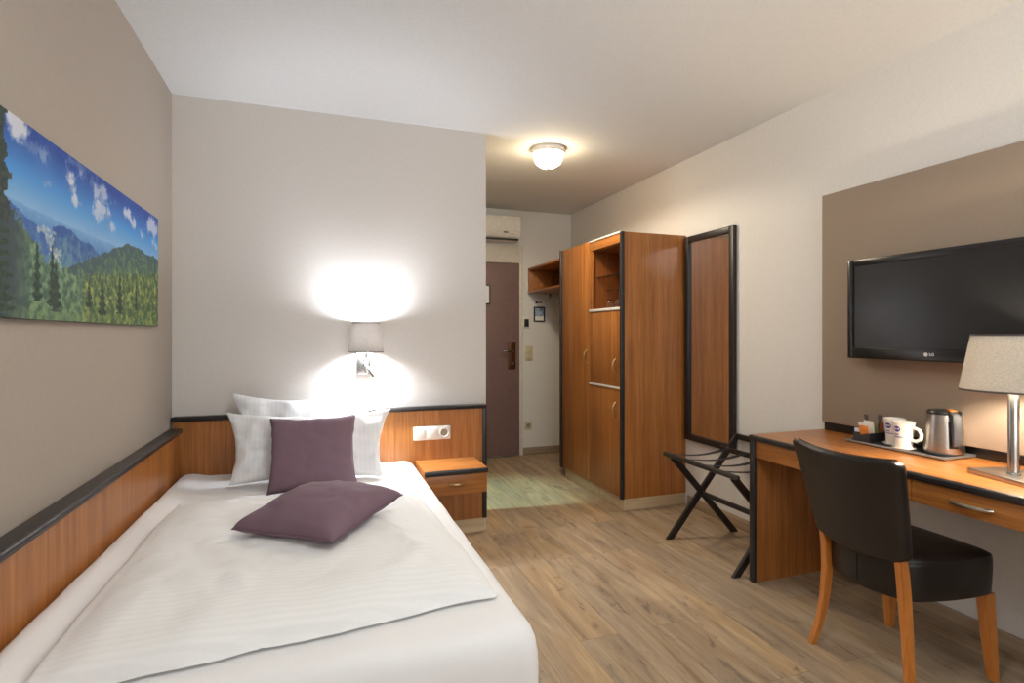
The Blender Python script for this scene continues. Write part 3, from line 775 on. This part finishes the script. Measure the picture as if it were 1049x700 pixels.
nn = N(nt, 'ShaderNodeTexNoise', Scale=900.0); nt.links.new(coords(nt, (1, 1, 1)), nn.inputs['Vector']); add_bump(nt, bs, nn.outputs['Fac'], .05, .001)
o = obj('print', b, m, t, smooth=0, recalc=False)
at = o.data.color_attributes.new('Print', 'FLOAT_COLOR', 'POINT')
for i, v in enumerate(o.data.vertices):
    w = v.co+t.location
    at.data[i].color = s2l(tuple(max(0, min(255, k)) for k in picture_colour(w.y, (w.z-PZ0)/(PZ1-PZ0))))

# ------------------------------------------------------------------ taupe board and television
o = obj('wall_board', B().box(XR-.045, XR-.001, .1, 2.207, .793, 1.990, .002), M['panel'], label='large taupe wall board behind the television and desk', cat='wall board')
rehome(o)
def text_bm(body, size, ext=.0, off=0.0):
    cu = bpy.data.curves.new('tmp', 'FONT'); cu.body = body; cu.size = size; cu.extrude = ext; cu.align_x = 'CENTER'; cu.align_y = 'CENTER'; cu.resolution_u = 3; cu.offset = off
    to = bpy.data.objects.new('tmp', cu); COL.objects.link(to)
    me = bpy.data.meshes.new_from_object(to)
    bm = bmesh.new(); bm.from_mesh(me)
    bpy.data.objects.remove(to); bpy.data.curves.remove(cu); bpy.data.meshes.remove(me)
    return bm
TX, TY0, TY1, TZ0, TZ1 = 2.455, 1.205, 2.0015, 1.138, 1.614
t = thing('television', (2.48, 1.59, TZ0), 'black flat television mounted on the taupe wall board', 'television')
obj('housing', B().box(TX+.012, TX+.05, TY0+.004, TY1-.004, TZ0+.004, TZ1-.004, .008, 3), M['tvplastic'], t)
b = B()
sy0, sy1, sz0, sz1 = TY0+.03, TY1-.03, TZ0+.052, TZ1-.03
b.box(TX, TX+.03, TY0, sy0, TZ0, TZ1, .003).box(TX, TX+.03, sy1, TY1, TZ0, TZ1, .003).box(TX, TX+.03, sy0, sy1, TZ0, sz0, .003).box(TX, TX+.03, sy0, sy1, sz1, TZ1, .003)
bz = obj('bezel', b, M['tvplastic'], t)
obj('screen', B().box(TX+.006, TX+.011, sy0-.004, sy1+.004, sz0-.004, sz1+.004), M['screen'], t, smooth=0)
obj('wall_mount', B().box(TX+.05, XR-.046, 1.45, 1.73, 1.27, 1.47), M['blackmatte'], t, smooth=0)
# maker's mark: ring face and two letters
lz, ly = 1.1668, 1.631
toX = Matrix(((0, 0, -1, TX-.0002), (-1, 0, 0, 0), (0, 1, 0, 0), (0, 0, 0, 1)))   # local x -> -y, local y -> z, faces -x
b = B()
Mk = Matrix.Translation((0, ly, lz)) @ toX
b.lathe([(0, 0), (.0085, 0), (.0085, .0008), (0, .0008)], (0, 0, 0), 28, Mk)
b.add(text_bm('LG', .0165, .0004, .0006), Matrix.Translation((0, ly-.0235, lz)) @ toX)
lg = obj('maker_mark', b, M['logo_grey'], bz, smooth=0)

# ------------------------------------------------------------------ desk
DXF, DYE, DYS = 2.065, 2.236, .05
t = thing('desk', (2.3, 1.2, 0), 'long cherry wood desk with black front edge along right wall', 'desk')
obj('desk_top', B().box(DXF+.014, XR-.001, DYS, DYE-.002, .72, .745, .001), M['wood_y'], t)
obj('edge_trim', B().box(DXF-.004, DXF+.018, DYS, DYE+.002, .717, .7455, .009, 4), M['black'], t)
obj('side_panel', B().box(DXF+.022, XR-.016, DYE-.03, DYE-.006, 0, .72), M['wood_z'], t, smooth=0)
obj('side_trim', B().box(DXF-.002, DXF+.024, DYE-.034, DYE-.002, 0, .718, .008, 3), M['black'], t)
obj('side_panel', B().box(DXF+.022, XR-.016, DYS+.02, DYS+.045, 0, .72), M['wood_z'], t, smooth=0)
obj('apron', B().box(DXF+.012, DXF+.03, 1.432, DYE-.035, .633, .72, .001), M['wood_y'], t)
dr = obj('drawer', B().box(DXF+.01, DXF+.03, .72, 1.429, .634, .716, .0015), M['wood_y'], t)
obj('handle', B().loft(bow((DXF+.01, 1.298, .674), (DXF+.01, 1.168, .674), (-.024, 0, 0), .0075), 10), M['silver'], dr)
obj('drawer', B().box(DXF+.01, DXF+.03, DYS+.05, .717, .634, .716, .0015), M['wood_y'], t)
obj('upstand', B().box(XR-.016, XR-.001, DYS, 2.217, .7455, .7925, .002), M['black'], t)

# ------------------------------------------------------------------ welcome tray
TRZ = .7455
t = thing('serving_tray', (2.465, 1.72, TRZ), 'long dark grey tray with metal rim on the desk', 'tray')
tx0, tx1, ty0, ty1 = 2.362, 2.553, 1.497, 1.94
obj('tray_base', B().box(tx0+.004, tx1-.004, ty0+.004, ty1-.004, TRZ, TRZ+.006, .002), M['traymat'], t)
b = B()
for x0, x1, y0, y1 in ((tx0, tx0+.006, ty0, ty1), (tx1-.006, tx1, ty0, ty1), (tx0+.006, tx1-.006, ty0, ty0+.006), (tx0+.006, tx1-.006, ty1-.006, ty1)):
    b.box(x0, x1, y0, y1, TRZ+.003, TRZ+.013, .002)
obj('rim', b, M['trayrim'], t)
TB = TRZ+.0062
# kettle
kx, ky = 2.474, 1.571
t = thing('kettle', (kx, ky, TB), 'brushed steel electric kettle with black lid on the tray', 'kettle')
obj('base', B().lathe([(0, 0), (.067, 0), (.069, .004), (.068, .010), (0, .010)], (kx, ky, TB)), M['kettle_black'], t)
obj('body', B().lathe([(0, .0105), (.069, .0105), (.0705, .018), (.069, .04), (.0655, .09), (.061, .14), (.058, .165), (.0575, .168), (0, .168)], (kx, ky, TB)), M['steel'], t)
obj('lid', B().lathe([(0, .1685), (.059, .1685), (.0595, .176), (.055, .183), (.03, .187), (0, .188)], (kx, ky, TB)), M['kettle_black'], t)
hd = Vector((-.50, -.86, 0)).normalized(); hn = Vector((-hd.y, hd.x, 0))
def K(r, z, o=0): return Vector((kx, ky, TB+z))+hd*r+hn*o
pol = [(.05, .186), (.07, .185), (.088, .176), (.096, .16), (.097, .10), (.094, .05), (.088, .044), (.08, .05), (.078, .10), (.079, .145), (.074, .158), (.055, .162)]
b = B().prism(pol, lambda u, v, s_: K(u, v, s_), -.014, .014)
bmesh.ops.bevel(b.bm, geom=b.bm.edges[:], offset=.003, segments=2, affect='EDGES')
h = obj('handle', b, M['kettle_grey'], t)
obj('grip', B().prism([(.0605, .145), (.0725, .145), (.0735, .05), (.071, .035), (.0665, .035)], lambda u, v, s_: K(u, v, s_), -.016, .016), M['kettle_black'], h)
obj('lid_button', B().prism([(.042, .186), (.066, .1862), (.067, .19), (.043, .193)], lambda u, v, s_: K(u, v, s_), -.011, .011), M['orange'], t)
obj('spout', B().prism([(-.05, .15), (-.056, .175), (-.078, .172), (-.066, .155)], lambda u, v, s_: K(u, v, s_), -.016, .016), M['steel'], t)

# mugs on saucers
def mug(x, y, lab, turn=0):
    r = thing('mug', (x, y, TB+.0125), lab, 'mug', 'white mugs on the tray')
    z0 = TB+.0125
    prof = [(0, 0), (.031, 0), (.033, .003), (.0345, .04), (.039, .075), (.0435, .107), (.0438, .11), (.0415, .11), (.037, .075), (.0322, .04), (.030, .008), (0, .008)]
    obj('cup', B().lathe(prof, (x, y, z0), 40), M['ceramic'], r)
    pts = [Vector((x, y-.033, z0+.082)), Vector((x, y-.05, z0+.087)), Vector((x, y-.066, z0+.08)), Vector((x, y-.074, z0+.062)), Vector((x, y-.07, z0+.043)), Vector((x, y-.055, z0+.032)), Vector((x, y-.032, z0+.033))]
    hq = Matrix.Translation((x, y, 0)) @ Matrix.Rotation(turn, 4, 'Z') @ Matrix.Translation((-x, -y, 0))
    obj('handle', B().loft([(hq @ p, .0075) for p in pts], 12), M['ceramic'], r)
    def wrap(bm, cy, cz, lift):
        for v in bm.verts:
            px, pz, pd = v.co.x+cy, v.co.y+cz, v.co.z
            rr = .0345+max(0, (pz-.04))*.118+(max(0, pz-.075)*.02)+.0008+lift+pd
            a = PI-.04+px/.037
            v.co = Vector((x+rr*math.cos(a), y+rr*math.sin(a), z0+pz))
        return bm
    disc = bmesh.new(); bmesh.ops.create_circle(disc, cap_ends=True, cap_tris=True, radius=.0125, segments=28)
    bd = B(); bd.add(wrap(disc, 0, .079, 0))
    for line, cz, sz in (('Best', .056, .0105), ('Western.', .0455, .0105)):
        bd.add(wrap(text_bm(line, sz, 0, .0004), -.003 if line == 'Best' else .003, cz, .0002))
    mk = obj('emblem', bd, M['logo_blue'], r, smooth=0, recalc=False)
    bd = B(); bd.add(wrap(text_bm('BW', .0115, 0, .0003), 0, .079, .0006))
    obj('monogram', bd, M['logo_white'], mk, smooth=0, recalc=False)
def saucer(x, y, lab):
    o = obj('saucer', B().lathe([(0, 0), (.03, 0), (.034, .002), (.041, .007), (.0455, .0105), (.045, .012), (.04, .0095), (.033, .006), (.028, .012), (0, .012)], (x, y, TB), 44), M['ceramic'], label=lab, cat='saucer', group='white saucers on the tray')
    rehome(o)
saucer(2.404, 1.690, 'white saucer under the mug nearest the kettle'); mug(2.404, 1.690, 'white mug with blue emblem and visible handle beside the kettle', R(2))
saucer(2.455, 1.767, 'white saucer under the mug beside the sachet box'); mug(2.455, 1.767, 'white mug with blue emblem between sachet box and other mug', R(80))

# sachet box with what it holds
bx0, bx1, by0, by1, bz = 2.395, 2.515, 1.842, 1.922, TB+.001
t = thing('sachet_box', ((bx0+bx1)/2, (by0+by1)/2, TB), 'open black box of sachets at the left end of tray', 'box')
b = B()
w = .003; hz_ = .042
b.box(bx0, bx1, by0, by1, bz, bz+.003)
b.box(bx0, bx0+w, by0, by1, bz+.003, bz+hz_).box(bx1-w, bx1, by0, by1, bz+.003, bz+hz_).box(bx0+w, bx1-w, by0, by0+w, bz+.003, bz+hz_).box(bx0+w, bx1-w, by1-w, by1, bz+.003, bz+hz_)
b.box(bx0+.058, bx0+.061, by0+w, by1-w, bz+.003, bz+.036)
obj('tray_box', b, M['boxmat'], t, smooth=0)
def sachet(x, y, z, w, h, tilt, yaw, mat, lab, nm='sachet', th=.003):
    Mx = Matrix.Translation((x, y, z)) @ Matrix.Rotation(yaw, 4, 'Z') @ Matrix.Rotation(tilt, 4, 'Y')
    b = B()
    def fn(u, v, sd):
        s, q = 2*u-1, 2*v-1
        return Mx @ Vector((sd*th*(max(0, (1-s**4)*(1-q**4)))**.5, w/2*s, h*v))
    b.grid(lambda u, v: fn(u, v, 1), 8, 10); b.grid(lambda u, v: fn(u, v, -1), 8, 10)
    bmesh.ops.remove_doubles(b.bm, verts=b.bm.verts[:], dist=.0002)
    rehome(obj(nm, b, mat, label=lab, cat='sachet', group='sachets in the black box', smooth=60))
zb = bz+.0045
sachet(2.405, 1.868, zb, .044, .074, R(-12), R(4), M['orange'], 'orange sachet at the front of the black box')
sachet(2.422, 1.876, zb, .062, .086, R(-10), R(-4), M['paper'], 'white sachet right behind the orange one in the box')
sachet(2.404, 1.905, zb, .026, .056, R(-6), R(8), M['paper_blue'], 'pale blue sachet in the left front corner of the box')
sachet(2.441, 1.872, zb, .056, .092, R(-6), R(-8), M['paper'], 'tall white sachet in the middle of the box')
sachet(2.472, 1.866, zb, .036, .076, R(-6), R(-14), M['olive'], 'olive green sachet at the back of the box')
sachet(2.485, 1.856, zb, .022, .085, R(6), R(-10), M['redp'], 'narrow red brown sachet at the back of the box')
sachet(2.503, 1.870, zb, .022, .08, R(4), R(10), M['brownp'], 'narrow dark brown sachet at the back of the box')
def spoon(x, y, tilt, roll, lab):
    Mx = Matrix.Translation((x, y, zb)) @ Matrix.Rotation(roll, 4, 'X') @ Matrix.Rotation(tilt, 4, 'Y')
    b = B().prism([(-.003, 0), (.003, 0), (.0035, .09), (.0095, .1), (.01, .119), (-.01, .119), (-.0095, .1), (-.0035, .09)], lambda u, v, s_: Mx @ Vector((s_, u, v)), -.0012, .0012)
    rehome(obj('stirrer', b, M['taupe_plastic'], label=lab, cat='stirrer', group='stirrers in the black box', smooth=0))
spoon(2.449, 1.888, R(-4), R(-2), 'taller dark taupe stirrer sticking up from the box')
spoon(2.490, 1.882, R(2), R(10), 'leaning dark taupe stirrer nearer the mugs in box')

# dark card standing behind the mugs
b = B().box(-.004, .004, -.055, .055, 0, .105, .001, 2, Matrix.Translation((2.534, 1.685, TB)) @ Matrix.Rotation(R(7), 4, 'Y'))
rehome(obj('menu_card', b, M['card_dark'], label='dark brown card standing against the wall behind the mugs', cat='card'))

# ------------------------------------------------------------------ desk lamp
PLX, PLY = 2.297, 1.231
t = thing('table_lamp', (PLX, PLY, .7455), 'lit table lamp with linen shade and steel post on desk', 'table lamp')
rot = Matrix.Translation((PLX, PLY, 0)) @ Matrix.Rotation(R(-14), 4, 'Z')
obj('base_plate', B().box(-.075, .1, -.13, .105, .7455, .763, .002, 2, rot), M['steel'], t)
obj('post', B().lathe([(0, .763), (.020, .763), (.021, .767), (.0165, .769), (.0165, 1.09), (.012, 1.1), (0, 1.1)], (PLX, PLY, 0), 32), M['chrome'], t)
obj('bulb', B().lathe([(0, 1.1), (.013, 1.102), (.016, 1.115), (.027, 1.14), (.029, 1.155), (.02, 1.175), (0, 1.182)], (PLX, PLY, 0), 24), M['bulb_warm'], t)
SLX, SLY = 2.288, 1.226
bd = B(); shade(bd, (SLX, SLY, 0), .151, .117, 1.054, 1.252)
sh = obj('lamp_shade', bd, M['shade_linen'], t)
obj('shade_trim', B().lathe([(.151, 1.054), (.1522, 1.0535), (.1514, 1.060), (.150, 1.060), (.151, 1.054)], (SLX, SLY, 0), 64), M['taupe_plastic'], sh)
obj('shade_trim', B().lathe([(.117, 1.247), (.1182, 1.247), (.1178, 1.2535), (.1162, 1.2535), (.117, 1.247)], (SLX, SLY, 0), 64), M['taupe_plastic'], sh)
b = B()
for k in range(3):
    a = R(20+120*k)
    b.tube([(PLX, PLY, 1.098), (PLX+.05*math.cos(a), PLY+.05*math.sin(a), 1.16), (SLX+.113*math.cos(a), SLY+.113*math.sin(a), 1.249)], .0018, 6)
obj('shade_carrier', b, M['chrome'], t)

# ------------------------------------------------------------------ chair
t = thing('desk_chair', (2.11, 1.503, 0), 'dark brown leather chair with orange wooden legs at the desk', 'chair')
cyaw = R(-2)
CM = Matrix.Translation((2.108, 1.503, 0)) @ Matrix.Rotation(cyaw, 4, 'Z')
# seat: thick upholstered block
def seat_fn():
    b = B(); rings = []
    outline = []
    def edge(x0, y0, x1, y1, n, bulge=0):
        for k in range(n):
            f = k/n; nx, ny = (y1-y0), -(x1-x0); L = math.hypot(nx, ny)
            o_ = bulge*math.sin(PI*f); outline.append((x0+(x1-x0)*f+nx/L*o_, y0+(y1-y0)*f+ny/L*o_))
    hw, xf, xb = .213, .208, -.165
    edge(xf, -hw, xf, hw, 14, .006); edge(xf, hw, xb, hw-.045, 14, .016); edge(xb, hw-.045, xb, -hw+.045, 14, .045); edge(xb, -hw+.045, xf, -hw, 14, .016)
    n = len(outline)
    # round the plan corners a little
    for _ in range(2):
        outline = [tuple((outline[i-1][k]+2*outline[i][k]+outline[(i+1) % n][k])/4 for k in (0, 1)) for i in range(n)]
    for sc, z in ((.90, .316), (.965, .317), (.985, .324), (.993, .36), (1.0, .40), (1.0, .438), (.996, .447), (.988, .4515), (.992, .455), (.98, .4605), (.93, .467), (.8, .473), (.55, .478), (.25, .48)):
        rings.append([b.bm.verts.new(CM @ Vector((x*sc, y*sc, z))) for x, y in outline])
    for a, c in zip(rings, rings[1:]):
        for k in range(n): b.bm.faces.new([a[k], a[(k+1) % n], c[(k+1) % n], c[k]])
    b.bm.faces.new(rings[-1]); b.bm.faces.new(list(reversed(rings[0])))
    return b
st = obj('seat', seat_fn(), M['leather'], t, smooth=50)
obj('seam', B().tube([CM @ Vector((-.2075, .0, .33)), CM @ Vector((-.2095, .0, .38)), CM @ Vector((-.2105, .0, .44)), CM @ Vector((-.2085, 0, .452)), CM @ Vector((-.18, 0, .4705))], .0016, 6), M['leather'], st)
# back: curved padded shell
def back_pt(u, v, d):
    """u -1..1 across (+ = left), v 0..1 up, d 0 front .. 1 rear"""
    half = .187+.042*v
    x = -.186-.078*v-.012*v*v
    x += -.05*(1-u*u)*(.3+.7*v)            # wraps around the sitter
    z = .466+.368*v-.012*(1-u*u)*v + (.03*(1-u*u)*-1*(1-v))
    th = .058-.004*v
    return Vector((x-th*(d-.5), half*u, z))
def back_fn():
    b = B(); nu, nv = 26, 18; rr = .035
    def rnd(u, v):
        # round the outline corners in (u,v)
        return u, v
    def sh(u, v, side):
        eu = max(0, (abs(u)-.9)/.1); ev = max(0, (abs(2*v-1)-.9)/.1)
        k = math.sqrt(max(0, 1-min(1, eu*eu)))*math.sqrt(max(0, 1-min(1, ev*ev)))
        puff = .25*(1-u**4)*(1-(2*v-1)**4)
        dd = .5+side*.5*(.25+.75*k**.8)*(.8+puff*.4)
        # corner rounding
        cu, cv = max(0, abs(u)-.8)/.2, max(0, abs(2*v-1)-.8)/.2
        q = math.hypot(cu, cv)
        uu, vv = u, v
        if q > 1:
            uu = math.copysign(.8+.2*cu/q*max(cu, cv)/1.0 if False else .8+.2*cu/q, u); vv = .5+math.copysign(.4+.1*cv/q, 2*v-1)
        return CM @ back_pt(uu, vv, dd)
    us = [-1, -.985, -.96, -.93, -.89]+[-.85+1.7*k/nu for k in range(nu+1)]+[.89, .93, .96, .985, 1]
    vs = [0, .008, .02, .036, .06]+[.09+.82*k/nv for k in range(nv+1)]+[.94, .964, .98, .992, 1]
    G = {}
    for side in (1, -1):
        g = [[b.bm.verts.new(sh(u, v, side)) for v in vs] for u in us]
        for i in range(len(us)-1):
            for j in range(len(vs)-1): b.bm.faces.new([g[i][j], g[i+1][j], g[i+1][j+1], g[i][j+1]])
        G[side] = g
    # rim
    nU, nV = len(us), len(vs)
    idx = [(i, 0) for i in range(nU)]+[(nU-1, j) for j in range(1, nV)]+[(i, nV-1) for i in range(nU-2, -1, -1)]+[(0, j) for j in range(nV-2, 0, -1)]
    for (a, c) in zip(idx, idx[1:]+idx[:1]):
        b.bm.faces.new([G[1][a[0]][a[1]], G[1][c[0]][c[1]], G[-1][c[0]][c[1]], G[-1][a[0]][a[1]]])
    return b
bk = obj('backrest', back_fn(), M['leather'], t, smooth=60)
# top seams
for dd in (.02, .98):
    pts = [CM @ (back_pt(-.9+1.8*k/24, 1.0, .5+(dd-.5)*.5)+Vector((0, 0, -.0005))) for k in range(25)]
    obj('piping', B().tube(pts, .0018, 6), M['leather'], bk)
# legs
def swept_leg(path, side_w):
    """path: list of (x, z, depth); rectangular section"""
    b = B(); prev = None; first = None
    for x, z, dep, y, wy in path:
        r = [b.bm.verts.new(CM @ Vector((x+sx*dep/2, y+sy*wy/2, z))) for sx, sy in ((-1, -1), (1, -1), (1, 1), (-1, 1))]
        if prev:
            for k in range(4): b.bm.faces.new([prev[k], prev[(k+1) % 4], r[(k+1) % 4], r[k]])
        else: first = r
        prev = r
    b.bm.faces.new(prev); b.bm.faces.new(list(reversed(first)))
    bmesh.ops.bevel(b.bm, geom=[e for e in b.bm.edges if abs((e.verts[0].co-e.verts[1].co).z) > .01], offset=.003, segments=2, affect='EDGES')
    return b
REAR = {1: [(1.893, 1.700, 0), (1.903, 1.691, .05), (1.914, 1.683, .1), (1.930, 1.674, .2), (1.936, 1.668, .32), (1.930, 1.666, .42), (1.914, 1.666, .5), (1.905, 1.666, .54)],
        -1: [(1.893, 1.306, 0), (1.901, 1.315, .05), (1.909, 1.324, .1), (1.921, 1.338, .2), (1.926, 1.350, .32), (1.920, 1.354, .42), (1.906, 1.355, .5), (1.898, 1.355, .54)]}
CMI = CM.inverted()
for s in (1, -1):
    rear = []
    for k, (x, y, z) in enumerate(REAR[s]):
        q = CMI @ Vector((x, y, z)); rear.append((q.x, z, (.027, .029, .031, .035, .039, .039, .036, .03)[k], q.y, (.022, .023, .024, .026, .028, .028, .027, .024)[k]))
    obj('leg', swept_leg(rear, .028), M['leg_wood'], t)
    front = [(.207, 0, .028, s*.196, .028), (.195, .16, .037, s*.19, .034), (.184, .317, .046, s*.184, .04)]
    obj('leg', swept_leg(front, .03), M['leg_wood'], t)

# ------------------------------------------------------------------ lights
def light(name, kind, loc, energy, rgb, **kw):
    l = bpy.data.lights.new(name, kind); l.energy = energy; l.color = rgb
    for k, v in kw.items(): setattr(l, k, v)
    o = bpy.data.objects.new(name, l); COL.objects.link(o); o.location = loc
    return o
o = light('reading_spot_light', 'SPOT', (.314, 3.309, 1.002), 26, (.93, .97, 1.0), shadow_soft_size=.014, spot_size=R(125), spot_blend=.5)
o.rotation_euler = Vector((.08, -.5, -1)).to_track_quat('-Z', 'Y').to_euler()
o = light('window_fill', 'AREA', (1.0, YW-.2, 1.55), 42, (.93, .97, 1.0), shape='RECTANGLE', size=2.3, size_y=1.6)  # added fill, enters through the unseen window behind the camera
o.rotation_euler = (R(90), 0, 0)
light('entry_ceiling_light', 'SPOT', (CLX, CLY, ZC-.15), 38, (1.0, .88, .70), shadow_soft_size=.08, spot_size=R(172), spot_blend=.25)
light('room_fill', 'POINT', (.75, .85, ZC-.14), 25, (.96, .98, 1.0), shadow_soft_size=.11)  # unseen fill added to lift duvet and floor, no fixture
o = light('bathroom_light', 'SPOT', (.5, 3.84, 2.4), 190, (.5, .98, .9), shadow_soft_size=.03, spot_size=R(34), spot_blend=.9)
o.rotation_euler = (Vector((1.3, 4.0, 0))-Vector((.5, 3.84, 2.4))).to_track_quat('-Z', 'Y').to_euler()

w = bpy.data.worlds.new('daylight_world'); bpy.context.scene.world = w; w.use_nodes = True
w.node_tree.nodes['Background'].inputs[0].default_value = (.75, .85, 1, 1); w.node_tree.nodes['Background'].inputs[1].default_value = .6

# ------------------------------------------------------------------ camera
FPX = 563.0
cam = bpy.data.cameras.new('camera'); co = bpy.data.objects.new('camera', cam); COL.objects.link(co)
cam.sensor_width = 36; cam.sensor_fit = 'HORIZONTAL'; cam.lens = FPX/1049*36
cam.shift_y = -6.5/1049; cam.clip_start = .02
co.location = (0, 0, 1.25); co.rotation_euler = (R(90), 0, -math.atan((524.5-326)/FPX))
sc = bpy.context.scene; sc.camera = co
sc.view_settings.view_transform = 'Standard'; sc.view_settings.look = 'None'
sc.view_settings.gamma = 1; sc.view_settings.use_curve_mapping = False; sc.view_settings.exposure = 0.27
